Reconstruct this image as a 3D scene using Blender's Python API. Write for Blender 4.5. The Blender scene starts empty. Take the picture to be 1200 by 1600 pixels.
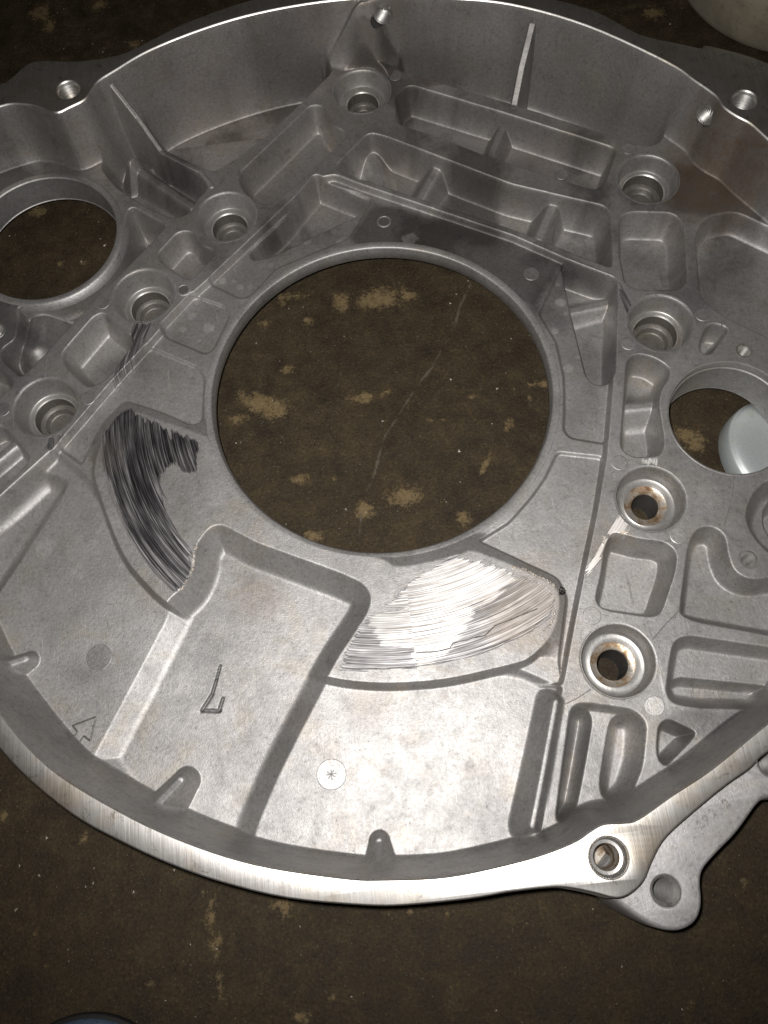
import bpy, bmesh, math, random
import numpy as np
from mathutils import Matrix, Vector
from mathutils.geometry import tessellate_polygon

random.seed(7); np.random.seed(7)
S = bpy.context.scene
col = S.collection

# ------------------------------------------------------------------ camera
FPX = 1293.46                                   # focal length in pixels of a 1200x1600 frame
PITCH, ROLL = 0.34684, -0.12375
CAMP = np.array([-0.00627, -0.20968, 0.39041])  # metres; the crank bore is centred on the origin, its lip at z=0
_c, _s = math.cos(PITCH), math.sin(PITCH)
FWD = np.array([0, _s, -_c]); _up = np.array([0, _c, _s]); _rt = np.array([1., 0, 0])
_cr, _sr = math.cos(ROLL), math.sin(ROLL)
RT = _cr*_rt + _sr*_up; UP = -_sr*_rt + _cr*_up

cam = bpy.data.cameras.new("camera"); camo = bpy.data.objects.new("camera", cam); col.objects.link(camo)
cam.sensor_fit = 'VERTICAL'; cam.sensor_height = 36.0; cam.sensor_width = 27.0
cam.lens = FPX/1600*36.0
cam.clip_start = 0.01; cam.clip_end = 50
camo.matrix_world = Matrix(((RT[0], UP[0], -FWD[0], CAMP[0]), (RT[1], UP[1], -FWD[1], CAMP[1]),
                            (RT[2], UP[2], -FWD[2], CAMP[2]), (0, 0, 0, 1)))
S.camera = camo

# ------------------------------------------------------------------ light: a dark workshop and one phone flash
w = bpy.data.worlds.new("World"); S.world = w; w.use_nodes = True
bg = w.node_tree.nodes['Background']; bg.inputs[0].default_value = (1.0, 0.86, 0.7, 1); bg.inputs[1].default_value = 0.012
fl = bpy.data.lights.new("flash", 'SPOT'); flo = bpy.data.objects.new("flash", fl); col.objects.link(flo)
fl.energy = 9.4; fl.color = (1.0, 0.985, 0.97); fl.shadow_soft_size = 0.0035
fl.spot_size = math.radians(106); fl.spot_blend = 1.0
flp = CAMP - 0.007*RT + 0.008*UP
flo.matrix_world = camo.matrix_world @ Matrix.Rotation(math.radians(4), 4, 'X'); flo.matrix_world.translation = Vector(flp)
S.view_settings.view_transform = 'Standard'; S.view_settings.look = 'None'
S.view_settings.exposure = 0.0; S.view_settings.gamma = 1.0
try: S.view_settings.use_curve_mapping = False
except Exception: pass

# ------------------------------------------------------------------ helpers
def at(px, py, z):
    d = FWD + ((px-600)/FPX)*RT - ((py-800)/FPX)*UP
    t = (z-CAMP[2])/d[2]
    return CAMP + t*d
def ats(pts, z):
    return np.array([at(x, y, z)[:2] for x, y in pts])

def rounded(P, rad, n=5, skip=()):
    """closed polygon with each corner replaced by a short curve"""
    P = np.asarray(P); N = len(P); out = []
    for i in range(N):
        a, b, c = P[i-1], P[i], P[(i+1) % N]
        la, lc = np.linalg.norm(a-b), np.linalg.norm(c-b)
        r0, r1 = min(rad, .45*la), min(rad, .45*lc)
        p0, p1 = b+(a-b)/max(la, 1e-9)*r0, b+(c-b)/max(lc, 1e-9)*r1
        for k in range(n+1):
            t = k/n
            out.append((1-t)**2*p0+2*t*(1-t)*b+t*t*p1)
    return np.array(out)
def catmull(P, n=6, closed=True):
    P = np.asarray(P, float); N = len(P); out = []
    for i in range(N if closed else N-1):
        if closed: a, b, c, d = P[i-1], P[i], P[(i+1) % N], P[(i+2) % N]
        else: a, b, c, d = P[max(i-1, 0)], P[i], P[i+1], P[min(i+2, N-1)]
        for k in range(n):
            t = k/n
            out.append(.5*((2*b)+(c-a)*t+(2*a-5*b+4*c-d)*t*t+(3*b-a-3*c+d)*t**3))
    if not closed: out.append(P[-1])
    return np.array(out)

# grid of the casting
DX = 0.0005
X0, X1, Y0, Y1 = -0.262, 0.252, -0.252, 0.247
gx = np.arange(X0, X1, DX); gy = np.arange(Y0, Y1, DX)
GX, GY = np.meshgrid(gx, gy)                     # [row y, col x]

def box(P, m):
    i0 = max(0, int((P[:, 0].min()-m-X0)/DX)); i1 = min(len(gx), int((P[:, 0].max()+m-X0)/DX)+2)
    j0 = max(0, int((P[:, 1].min()-m-Y0)/DX)); j1 = min(len(gy), int((P[:, 1].max()+m-Y0)/DX)+2)
    return slice(j0, max(j1, j0)), slice(i0, max(i1, i0))
def sdf(P, x, y):
    P = np.asarray(P); d2 = np.full(x.shape, 1e9); ins = np.zeros(x.shape, bool)
    Q = np.roll(P, -1, 0)
    for (ax, ay), (bx, by) in zip(P, Q):
        ex, ey = bx-ax, by-ay; L = ex*ex+ey*ey
        if L < 1e-16: continue
        t = np.clip(((x-ax)*ex+(y-ay)*ey)/L, 0, 1)
        d2 = np.minimum(d2, (x-ax-t*ex)**2+(y-ay-t*ey)**2)
        c = (ay <= y) != (by <= y)
        if abs(ey) > 1e-12: ins ^= c & (x < ax+(y-ay)*ex/ey)
    d = np.sqrt(d2); return np.where(ins, -d, d)
def seg(P, Z, x, y):
    """distance to a polyline and the height carried along it"""
    d2 = np.full(x.shape, 1e9); z = np.zeros(x.shape)
    for i in range(max(1, len(P)-1)):
        ax, ay = P[i]; bx, by = P[min(i+1, len(P)-1)]; ex, ey = bx-ax, by-ay; L = max(ex*ex+ey*ey, 1e-16)
        t = np.clip(((x-ax)*ex+(y-ay)*ey)/L, 0, 1); dd = (x-ax-t*ex)**2+(y-ay-t*ey)**2
        m = dd < d2; d2 = np.where(m, dd, d2); z = np.where(m, Z[i]+(Z[min(i+1, len(P)-1)]-Z[i])*t, z)
    return np.sqrt(d2), z
def soft(s, r):
    return np.where(s > r/2, s, np.where(s < -r/2, 0, (s+r/2)**2/(2*r)))
def smax(a, b, k):
    h = np.clip(.5+.5*(a-b)/k, 0, 1); return b*(1-h)+a*h+k*h*(1-h)
def vnoise(x, y, sc, seed):
    """cheap smooth value noise in numpy"""
    r = np.random.RandomState(seed).rand(256, 256)
    u = x/sc+500; v = y/sc+500; i = np.floor(u).astype(int); j = np.floor(v).astype(int)
    fu = u-i; fv = v-j; fu = fu*fu*(3-2*fu); fv = fv*fv*(3-2*fv); i %= 255; j %= 255
    return (r[j, i]*(1-fu)+r[j, i+1]*fu)*(1-fv)+(r[j+1, i]*(1-fu)+r[j+1, i+1]*fu)*fv

# ------------------------------------------------------------------ materials
def mat(name):
    m = bpy.data.materials.new(name); m.use_nodes = True
    nt = m.node_tree; b = nt.nodes['Principled BSDF']; return m, nt, b
def nd(nt, t, **kw):
    n = nt.nodes.new(t)
    for k, v in kw.items(): setattr(n, k, v)
    return n
def noise(nt, co, sc, det=4, rough=.6, dist=0):
    n = nd(nt, 'ShaderNodeTexNoise'); n.inputs['Scale'].default_value = sc; n.inputs['Detail'].default_value = det
    n.inputs['Roughness'].default_value = rough; n.inputs['Distortion'].default_value = dist
    nt.links.new(co, n.inputs['Vector']); return n.outputs['Fac']
def ramp(nt, f, stops):
    r = nd(nt, 'ShaderNodeValToRGB'); e = r.color_ramp.elements
    while len(e) < len(stops): e.new(.5)
    for i, (p, c) in enumerate(stops):
        e[i].position = p; e[i].color = (*c, 1) if len(c) == 3 else c
    nt.links.new(f, r.inputs[0]); return r.outputs[0]
def math_(nt, op, a, b=None, c=None, clamp=False):
    n = nd(nt, 'ShaderNodeMath', operation=op, use_clamp=clamp)
    for i, v in enumerate((a, b, c)):
        if v is None: continue
        if isinstance(v, (int, float)): n.inputs[i].default_value = v
        else: nt.links.new(v, n.inputs[i])
    return n.outputs[0]
def mixc(nt, f, a, b, mode='MIX'):
    n = nd(nt, 'ShaderNodeMix', data_type='RGBA', blend_type=mode)
    for s, v in ((n.inputs[0], f), (n.inputs[6], a), (n.inputs[7], b)):
        if isinstance(v, (int, float)): s.default_value = v
        elif isinstance(v, tuple): s.default_value = (*v, 1)
        else: nt.links.new(v, s)
    return n.outputs[2]
def attr(nt, name):
    a = nd(nt, 'ShaderNodeAttribute', attribute_name=name); return a.outputs['Fac']
def bump(nt, h, strength, dist, normal=None):
    n = nd(nt, 'ShaderNodeBump'); n.inputs['Strength'].default_value = strength; n.inputs['Distance'].default_value = dist
    nt.links.new(h, n.inputs['Height'])
    if normal is not None: nt.links.new(normal, n.inputs['Normal'])
    return n.outputs[0]
def mapr(nt, f, a, b, c, d):
    n = nd(nt, 'ShaderNodeMapRange'); nt.links.new(f, n.inputs[0])
    for i, v in enumerate((a, b, c, d)): n.inputs[i+1].default_value = v
    return n.outputs[0]

def cast_nodes(nt, co):
    """die-cast aluminium: mottled grey, stained, fine grained skin"""
    n1 = noise(nt, co, 22, 5, .62); n2 = noise(nt, co, 130, 5, .65, .4); n3 = noise(nt, co, 620, 5, .75)
    base = ramp(nt, n1, [(.28, (.315, .302, .294)), (.5, (.382, .367, .357)), (.72, (.436, .420, .408))])
    mott = ramp(nt, n2, [(.27, (.66, .655, .65)), (.36, (.90, .895, .89)), (.5, (1, 1, 1)), (.72, (1.08, 1.08, 1.08))])
    c = mixc(nt, .75, base, mott, 'MULTIPLY')
    yel = ramp(nt, noise(nt, co, 38, 4, .7, .8), [(.52, (1, 1, 1)), (.68, (1.0, .94, .80))])
    c = mixc(nt, .5, c, yel, 'MULTIPLY')
    stn = ramp(nt, noise(nt, co, 55, 6, .7, 1.2), [(.28, (.62, .61, .60)), (.42, (1, 1, 1))])
    c = mixc(nt, .7, c, stn, 'MULTIPLY')
    pit = ramp(nt, n3, [(.30, (.26, .25, .24)), (.39, (.88, .88, .88)), (.5, (1, 1, 1)), (.66, (1.22, 1.22, 1.22))])
    c = mixc(nt, .8, c, pit, 'MULTIPLY')
    for rot, sc_ in ((.5, 260), (-.9, 330), (1.6, 300)):
        mp = nd(nt, 'ShaderNodeMapping'); mp.inputs['Rotation'].default_value = (0, 0, rot); mp.inputs['Scale'].default_value = (1, .05, 1); nt.links.new(co, mp.inputs[0])
        f = noise(nt, mp.outputs[0], sc_*4, 2, .5, .2); g_ = noise(nt, co, 45+sc_*.1, 3, .6)
        k_ = math_(nt, 'MULTIPLY', ramp(nt, f, [(.66, (0, 0, 0)), (.72, (1, 1, 1))]), ramp(nt, g_, [(.52, (0, 0, 0)), (.60, (1, 1, 1))]))
        c = mixc(nt, math_(nt, 'MULTIPLY', k_, .45), c, (.62, .61, .60) if rot > 0 else (.14, .135, .13))
    sp = noise(nt, co, 1300, 3, .7)
    hgt = math_(nt, 'ADD', math_(nt, 'MULTIPLY', n3, .6), math_(nt, 'MULTIPLY', sp, .5))
    return c, hgt, n1, n2

def cast_material():
    m, nt, b = mat("cast_aluminium")
    co = nd(nt, 'ShaderNodeTexCoord').outputs['Object']
    c, hgt, n1, n2 = cast_nodes(nt, co)
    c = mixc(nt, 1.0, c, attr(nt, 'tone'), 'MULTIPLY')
    tan = attr(nt, 'tan')
    c = mixc(nt, math_(nt, 'MULTIPLY', tan, mapr(nt, n2, .3, .7, .3, 1.0), clamp=True), c, (.20, .135, .085))
    rough = mapr(nt, n2, .3, .7, .59, .53)
    # machined scar: streaks that run round the crank axis
    sep = nd(nt, 'ShaderNodeSeparateXYZ'); nt.links.new(co, sep.inputs[0])
    x, y = sep.outputs[0], sep.outputs[1]
    r = math_(nt, 'SQRT', math_(nt, 'ADD', math_(nt, 'MULTIPLY', x, x), math_(nt, 'MULTIPLY', y, y)))
    th = math_(nt, 'ARCTAN2', x, y)
    cb = nd(nt, 'ShaderNodeCombineXYZ'); nt.links.new(math_(nt, 'MULTIPLY', r, 1700), cb.inputs[0]); nt.links.new(math_(nt, 'MULTIPLY', th, 3.0), cb.inputs[1])
    cf = nd(nt, 'ShaderNodeCombineXYZ'); nt.links.new(math_(nt, 'MULTIPLY', r, 380), cf.inputs[0]); nt.links.new(math_(nt, 'MULTIPLY', th, 4.5), cf.inputs[1])
    st = noise(nt, cb.outputs[0], 1.0, 3, .6); sw = noise(nt, cf.outputs[0], 1.0, 3, .6)
    edge = math_(nt, 'ADD', attr(nt, 'scar'), math_(nt, 'MULTIPLY', math_(nt, 'SUBTRACT', sw, .5), .008))
    edge = math_(nt, 'ADD', edge, math_(nt, 'MULTIPLY', math_(nt, 'SUBTRACT', st, .5), .0035))
    isl = math_(nt, 'SUBTRACT', noise(nt, cf.outputs[0], .45, 2, .5), .60)
    edge = math_(nt, 'SUBTRACT', edge, math_(nt, 'MULTIPLY', math_(nt, 'MAXIMUM', isl, 0.0), .07))
    mask = mapr(nt, edge, -.0004, .0007, 0, 1)
    bright = attr(nt, 'bare_glint')
    std = math_(nt, 'ADD', math_(nt, 'MULTIPLY', st, .62), math_(nt, 'MULTIPLY', sw, .38))
    scc = mixc(nt, bright, ramp(nt, std, [(.35, (.022, .02, .022)), (.44, (.062, .058, .062)), (.505, (.15, .143, .146)), (.565, (.31, .30, .30)), (.65, (.68, .66, .645))]),
               ramp(nt, st, [(.27, (.42, .37, .32)), (.42, (.70, .66, .61)), (.56, (.84, .81, .78)), (.7, (.92, .90, .87))]))
    c = mixc(nt, mask, c, scc)
    c = mixc(nt, math_(nt, 'MULTIPLY', math_(nt, 'MULTIPLY', tan, mask), .7, clamp=True), c, (.40, .32, .24))
    nt.links.new(c, b.inputs['Base Color'])
    met = mapr(nt, mask, 0, 1, .80, .82)
    nt.links.new(met, b.inputs['Metallic'])
    srough = mapr(nt, sw, .3, .7, .42, .56)
    rr = nd(nt, 'ShaderNodeMix'); nt.links.new(mask, rr.inputs[0]); nt.links.new(rough, rr.inputs[2]); nt.links.new(srough, rr.inputs[3])
    nt.links.new(rr.outputs[0], b.inputs['Roughness'])
    nt.links.new(math_(nt, 'MULTIPLY', mask, .45), b.inputs['Anisotropic'])
    tg = nd(nt, 'ShaderNodeTangent', direction_type='RADIAL', axis='Z'); nt.links.new(tg.outputs[0], b.inputs['Tangent'])
    hm = nd(nt, 'ShaderNodeMix'); nt.links.new(mask, hm.inputs[0]); nt.links.new(hgt, hm.inputs[2]); nt.links.new(math_(nt, 'MULTIPLY', st, .7), hm.inputs[3])
    h2 = math_(nt, 'SUBTRACT', hm.outputs[0], math_(nt, 'MULTIPLY', mask, .8))
    nt.links.new(bump(nt, h2, .8, .00024), b.inputs['Normal'])
    return m
def machined_material(name, tint=(.80, .77, .73), r0=.26, r1=.42, met=.9):
    m, nt, b = mat(name)
    co = nd(nt, 'ShaderNodeTexCoord').outputs['Object']
    n = noise(nt, co, 60, 5, .65, .5)
    mp = nd(nt, 'ShaderNodeMapping'); mp.inputs['Scale'].default_value = (1, .06, 1); mp.inputs['Rotation'].default_value = (0, 0, .5)
    nt.links.new(co, mp.inputs[0])
    s = noise(nt, mp.outputs[0], 900, 3, .6)
    c = mixc(nt, .6, tint, ramp(nt, n, [(.3, (.55, .53, .5)), (.5, (1, 1, 1))]), 'MULTIPLY')
    c = mixc(nt, .22, c, ramp(nt, s, [(.35, (.45, .43, .42)), (.6, (1, 1, 1))]), 'MULTIPLY')
    c = mixc(nt, .6, c, ramp(nt, noise(nt, co, 210, 6, .75, .6), [(.34, (.42, .41, .40)), (.43, (1, 1, 1))]), 'MULTIPLY')
    tanm = ramp(nt, noise(nt, co, 30, 4, .6), [(.52, (1, 1, 1)), (.66, (1, .90, .76))])
    c = mixc(nt, .8, c, tanm, 'MULTIPLY')
    nt.links.new(c, b.inputs['Base Color']); b.inputs['Metallic'].default_value = met
    nt.links.new(mapr(nt, n, .3, .7, r1, r0), b.inputs['Roughness'])
    nt.links.new(bump(nt, math_(nt, 'ADD', s, n), .35, .00015), b.inputs['Normal'])
    return m
def simple_cast(name, mul=(1, 1, 1), met=.80, ro=.53):
    m, nt, b = mat(name); co = nd(nt, 'ShaderNodeTexCoord').outputs['Object']
    c, h, n1, n2 = cast_nodes(nt, co); c = mixc(nt, 1.0, c, mul, 'MULTIPLY')
    nt.links.new(c, b.inputs['Base Color']); b.inputs['Metallic'].default_value = met
    nt.links.new(mapr(nt, n1, .3, .7, ro-.06, ro+.06), b.inputs['Roughness'])
    nt.links.new(bump(nt, h, .8, .00024), b.inputs['Normal']); return m
def rusty_material(k=1.0):
    m, nt, b = mat("rust_stained_steel"); co = nd(nt, 'ShaderNodeTexCoord').outputs['Object']
    n = noise(nt, co, 160, 5, .65)
    c = ramp(nt, n, [(.3, (.14, .08, .045)), (.44, (.34, .24, .15)), (.54, (.62, .55, .47)), (.75, (.72, .70, .66))])
    c = mixc(nt, 1.0, c, (k, k, k), 'MULTIPLY')
    nt.links.new(c, b.inputs['Base Color']); b.inputs['Metallic'].default_value = .8*k
    nt.links.new(mapr(nt, n, .35, .65, .6, .28), b.inputs['Roughness'])
    nt.links.new(bump(nt, noise(nt, co, 900, 3), .4, .0002), b.inputs['Normal']); return m

M_RUSTD = rusty_material(.55)
M_CAST = cast_material()
M_PART = simple_cast("cast_aluminium_plain")
M_SLEEVE = simple_cast('scuffed_sleeve', (.72, .72, .71), .5, .5)
M_LUG = simple_cast("cast_aluminium_lug", (1.25, 1.25, 1.27), .35, .5)
M_MACH = machined_material("machined_flange_face", (.97, .935, .89), .40, .48, 1.0)
M_SOCK = machined_material("machined_socket", (.50, .485, .465), .34, .5, .8)
M_HOLE = simple_cast("dark_bore_wall", (.42, .40, .37), .55, .45)  # darker casting for hole insides, the arrow and the scratch
M_THREAD = machined_material("cut_thread", (.50, .485, .465), .42, .55, .9)
M_RUST = rusty_material()

# ------------------------------------------------------------------ object helpers
def thing(name, label, cat, loc=(0, 0, 0), group=None):
    o = bpy.data.objects.new(name, None); o.empty_display_size = .05; o.location = loc; col.objects.link(o)
    o['label'] = label; o['category'] = cat
    if group: o['group'] = group
    return o
def link(name, me, m, parent=None):
    o = bpy.data.objects.new(name, me); col.objects.link(o)
    if m is not None and not me.materials: me.materials.append(m)
    if parent is not None: o.parent = parent
    return o
def mesh(name, V, F, smooth=True):
    me = bpy.data.meshes.new(name); me.from_pydata([tuple(map(float, v)) for v in V], [], F); me.update()
    if smooth: me.shade_smooth()
    return me
def lathe(prof, cx, cy, n=72, zoff=0., axis=None, start=0):
    """profile of (r, z) pairs turned round a vertical axis (or an (origin, direction) axis)"""
    V = []; F = []
    for k in range(n):
        a = 2*math.pi*k/n
        for r, z in prof: V.append((r*math.cos(a), r*math.sin(a), z))
    P = len(prof)
    for k in range(n):
        k2 = (k+1) % n
        for i in range(P-1):
            F.append((k*P+i, k2*P+i, k2*P+i+1, k*P+i+1))
    V = np.array(V)
    if axis is None: V += np.array([cx, cy, zoff])
    else:
        z = Vector(axis[1]).normalized(); q = z.to_track_quat('Z', 'Y').to_matrix()
        V = (np.array(q) @ V.T).T + np.array(axis[0])
    return V, F
def autosmooth(o, deg=35):
    o.data.shade_smooth()
    bm = bmesh.new(); bm.from_mesh(o.data)
    for e in bm.edges:
        if len(e.link_faces) == 2 and e.calc_face_angle(0) > math.radians(deg): e.smooth = False
    bm.normal_update(); bm.to_mesh(o.data); bm.free()

def fitcircle(P):
    A = np.c_[2*P, np.ones(len(P))]; b = (P**2).sum(1); s = np.linalg.lstsq(A, b, rcond=None)[0]
    return s[0], s[1], math.sqrt(s[2]+s[0]**2+s[1]**2)

# ------------------------------------------------------------------ dimensions of the casting
D, HUB, FAN, GAP, HR_ = 0.004, 0.0, -0.003, -0.020, 0.0412     # bolt deck, hub plate, lower plate, gap floor, flange face
FLOOR = -0.045
DRAFT = 0.10

SOCK = [(565, 142), (1012, 279), (1033, 504), (1017, 779), (966, 1032), (71, 635), (224, 461), (353, 338)]
SOCKETS = [at(x, y, D)[:2] for x, y in SOCK]
H = np.full(GX.shape, D)
LAB = np.zeros(GX.shape, np.int16)               # which part each bit of the surface belongs to
names = ['bolt_deck']
def lab(n): names.append(n); return len(names)-1

def cut(pts, z, w=.004, rad=.004, rt=.0011, rb=.0030, ze=None, name=None, shape=None, smooth=False):
    P = shape if shape is not None else ats(pts, D if ze is None else ze)
    P = catmull(P, 5) if smooth else (rounded(P, rad) if rad else P)
    b = box(P, .006); x, y = GX[b], GY[b]
    if not x.size: return
    s = -sdf(P, x, y); w = max(w, .0008)
    t = (soft(s, rt)-soft(s-w, rb))/w
    H[b] = H[b]*(1-t)+z*t
    if name: LAB[b][s > -rt/2] = lab(name)
def lift(pts, z, w=.0035, rad=.004, rt=.0015, rb=.003, ze=None, name=None, crisp=None, wide=.011):
    P = rounded(ats(pts, z if ze is None else ze), rad); b = box(P, .02+w); x, y = GX[b], GY[b]
    if not x.size: return
    if crisp is not None:
        d, _ = seg(ats(crisp, z), [0]*len(crisp), x, y); w = w+(wide-w)*np.clip((d-.005)/.010, 0, 1)
    s = w-sdf(P, x, y)
    t = (soft(s, rb)-soft(s-w, rt))/w
    H[b] = H[b]*(1-t)+np.maximum(z, H[b])*t
    if name: LAB[b][s > w*.3] = lab(name)
def ridge(pts, zs, hw, slope=3.0, k=.002, name=None, keep=.0):
    if np.isscalar(zs): zs = [zs]*len(pts)
    P = np.array([at(x, y, z)[:2] for (x, y), z in zip(pts, zs)]); b = box(P, .03); x, y = GX[b], GY[b]
    if not x.size: return
    d, z = seg(P, zs, x, y)
    c = z-slope*soft(d-hw, min(hw*1.2, .0011) if slope > 4.5 else hw*1.2)
    n = smax(H[b], c, k); ch = n-H[b]
    H[b] = np.where(d < hw+.025, n, H[b])
    if name: LAB[b][(c > H[b]-.0012) & (d < hw+.025) & (ch > .0003)] = lab(name)

# hub plate inside the six-sided ridge, and the big lower plate
HEX = [(58, 731), (173, 601), (300, 458), (400, 370), (490, 279), (523, 272), (565, 288), (800, 367), (963, 438), (966, 470), (957, 600),
       (948, 713), (933, 800), (910, 910), (879, 1072), (640, 1060), (300, 950), (100, 760)]
cut(HEX, HUB, w=.0013, rad=.003, rt=.0008, rb=.0012, name='hub_plate')
FANP = [(57, 733), (0, 785), (-90, 870), (-160, 1100), (-60, 1330), (250, 1480), (600, 1520), (836, 1420), (846, 1300), (860, 1180), (873, 1092),
        (878, 1074), (815, 1046), (700, 1030), (500, 1030), (260, 930), (150, 760), (128, 735), (88, 705)]
cut(FANP, FAN, w=.0030, rad=.003, rt=.0012, rb=.003, ze=HUB, name='lower_plate')
cut([(57, 736), (76, 734), (106, 750), (73, 802), (0, 913), (-60, 1003), (-90, 850), (0, 788)], -.0115, w=0.0054, rad=.006, rt=.002, rb=.006, ze=.0, name='trough')
# raised arc the flywheel has rubbed against
ANN = [(313, 678), (342, 690), (385, 765), (450, 828), (520, 853), (600, 872), (618, 889), (720, 867), (735, 857), (800, 882), (866, 913), (876, 932), (868, 985),
       (830, 1030), (795, 1040), (700, 1063), (600, 1070), (510, 1061), (400, 1020), (262, 945), (232, 918), (193, 874), (165, 806), (156, 775), (142, 735), (165, 672), (200, 638), (255, 658)]
lift(ANN, D, w=.0017, rad=.020, rt=.001, rb=.002, name='rubbed_arc', crisp=[(830, 1032), (795, 1042), (700, 1065), (600, 1072), (510, 1062), (400, 1020), (262, 945), (232, 918), (193, 874), (165, 806), (152, 770), (138, 735)])
# shallow panels of the hub plate
cut([(879, 410), (841, 490), (868, 535), (880, 590), (881, 640), (879, 672), (890, 685), (947, 695), (955, 600), (962, 450), (958, 440)], -.0016, w=.0009, rad=.003, rt=.0006, rb=.0008, ze=HUB, name='panel')
cut([(870, 705), (943, 713), (930, 800), (907, 910), (877, 1066), (872, 1030), (884, 935), (870, 905), (800, 872), (745, 846), (795, 815), (830, 775), (851, 745)], -.0016, w=.0010, rad=.003, rt=.0006, rb=.0008, ze=HUB, name='panel')
cut([(303, 461), (352, 478), (361, 492), (335, 545), (322, 555), (258, 528), (252, 515)], -.0012, w=.0008, rad=.003, rt=.0006, rb=.0008, ze=HUB, name='panel')
cut([(326, 444), (376, 468), (392, 463), (432, 420), (500, 392), (546, 373), (583, 312), (560, 300), (495, 284), (400, 374)], -.0010, w=.0008, rad=.003, rt=.0006, rb=.0008, ze=HUB, name='panel')
cut([(234, 541), (310, 573), (321, 590), (318, 660), (300, 668), (255, 648), (195, 628), (160, 665), (128, 728), (92, 702), (175, 605)], -.0012, w=.0010, rad=.003, rt=.0006, rb=.0010, ze=HUB, name='panel')
# hub pockets
cut([(493, 279), (580, 313), (563, 333), (420, 401), (392, 405), (389, 393), (437, 348)], -.015, w=0.0029, rad=.003, rb=.004, ze=HUB, name='pocket')
cut([(877, 413), (961, 443), (959, 587), (952, 597), (933, 600), (917, 587), (890, 477)], -.0155, w=0.0022, rad=.003, rb=.003, ze=HUB, name='pocket')
ridge([(888, 487), (955, 472)], [-.0085, -.0095], .0022, 1.5, .003)
# pockets of the bolt deck
cut([(372, 273), (487, 163), (507, 167), (518, 195), (545, 209), (470, 283), (420, 320), (398, 316), (378, 296)], -.014, w=0.0029, rad=.005, rb=.005, name='pocket')
cut([(243, 400), (278, 362), (300, 361), (313, 383), (338, 393), (305, 432), (293, 437), (278, 428), (262, 418)], -.010, w=0.0030, rad=.004, rb=.004, name='pocket')
cut([(95, 553), (147, 493), (163, 488), (177, 503), (193, 517), (213, 530), (200, 547), (173, 587), (143, 605), (130, 600), (100, 570)], -.011, w=0.0040, rad=.005, rb=.004, name='pocket')
cut([(-80, 705), (0, 664), (14, 675), (45, 713), (42, 724), (0, 768), (-80, 850)], -.007, w=0.0022, rad=.003, name='pocket')
ridge([(-30, 738), (24, 693)], -.001, .0022, 2.0, .002)
cut([(618, 150), (640, 132), (800, 180), (963, 232), (958, 250), (946, 283), (932, 297), (887, 284), (760, 243), (690, 215), (618, 192)], -.016, w=0.0026, rad=.0045, rb=.004, name='pocket')
ridge([(784, 200), (764, 248)], [-.001, -.003], .0022, 3.0, .002, name='web')
cut([(521, 262), (577, 207), (600, 212), (800, 288), (945, 322), (953, 335), (957, 419), (800, 357), (570, 281), (540, 274)], -.018, w=0.0029, rad=.004, rb=.004, name='pocket')
ridge([(686, 256), (655, 312)], [-.004, -.008], .0030, 2.0, .003, name='web')
ridge([(868, 312), (842, 370)], [-.003, -.006], .0032, 2.4, .003, name='web')
ridge([(575, 228), (596, 290)], [-.008, -.012], .0040, 1.6, .004)
cut([(968, 340), (985, 331), (1053, 333), (1068, 350), (1073, 440), (1062, 452), (1040, 452), (1000, 453), (977, 445), (968, 400)], -.014, w=0.0032, rad=.005, rb=.004, name='pocket')
cut([(1085, 365), (1103, 338), (1150, 330), (1300, 400), (1330, 590), (1200, 527), (1123, 490), (1093, 463), (1088, 400)], -.009, w=0.0040, rad=.006, rb=.004, name='pocket')
cut([(1102, 512), (1113, 505), (1133, 510), (1137, 517), (1121, 537), (1111, 553), (1097, 552), (1093, 540)], -.010, w=0.0016, rad=.003, rb=.003, name='pocket')
cut([(980, 563), (993, 553), (1020, 557), (1045, 573), (1047, 587), (1033, 607), (1028, 630), (1038, 690), (1033, 710), (1010, 713), (987, 713), (970, 700), (975, 633)], -.012, w=0.0026, rad=.004, rb=.004, name='pocket')
ridge([(972, 637), (1034, 631)], [-.0028, -.0025], .0024, 1.2, .003)
cut([(947, 850), (957, 832), (980, 837), (1000, 843), (1040, 847), (1057, 863), (1055, 890), (1033, 957), (1017, 963), (943, 952), (930, 937), (940, 900)], -.013, w=0.0032, rad=.005, rb=.003, name='pocket')
cut([(1077, 848), (1090, 825), (1113, 822), (1133, 835), (1137, 867), (1147, 893), (1173, 907), (1340, 885), (1340, 1015), (1200, 991), (1085, 970), (1065, 960), (1063, 950)], -.009, w=0.0040, rad=.006, rb=.003, name='pocket')
cut([(1053, 1002), (1073, 993), (1340, 1032), (1340, 1108), (1200, 1107), (1093, 1105), (1053, 1099), (1041, 1083), (1047, 1033)], -.005, w=0.0029, rad=.004, rb=.004, name='pocket')
cut([(1042, 1068), (1060, 1058), (1340, 1085), (1340, 1104), (1200, 1102), (1093, 1099), (1053, 1093)], -.012, w=0.0022, rad=.003, rb=.003, ze=-.004, name='trough')
cut([(891, 1108), (902, 1099), (920, 1098), (990, 1108), (1010, 1127), (1010, 1146), (1004, 1200), (985, 1245), (962, 1258), (925, 1262), (875, 1288), (868, 1278)], -.0005, w=0.0025, rad=.004, rb=.002, name='pocket')
cut([(893, 1116), (905, 1106), (922, 1108), (928, 1124), (917, 1190), (903, 1262), (874, 1284), (871, 1270)], -.013, w=0.0029, rad=.003, rb=.003, name='trough')
cut([(953, 1128), (962, 1118), (988, 1116), (1003, 1135), (1000, 1190), (984, 1238), (962, 1254), (943, 1248), (937, 1225)], -.010, w=0.0036, rad=.006, rb=.005, ze=.0, name='trough')
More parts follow.
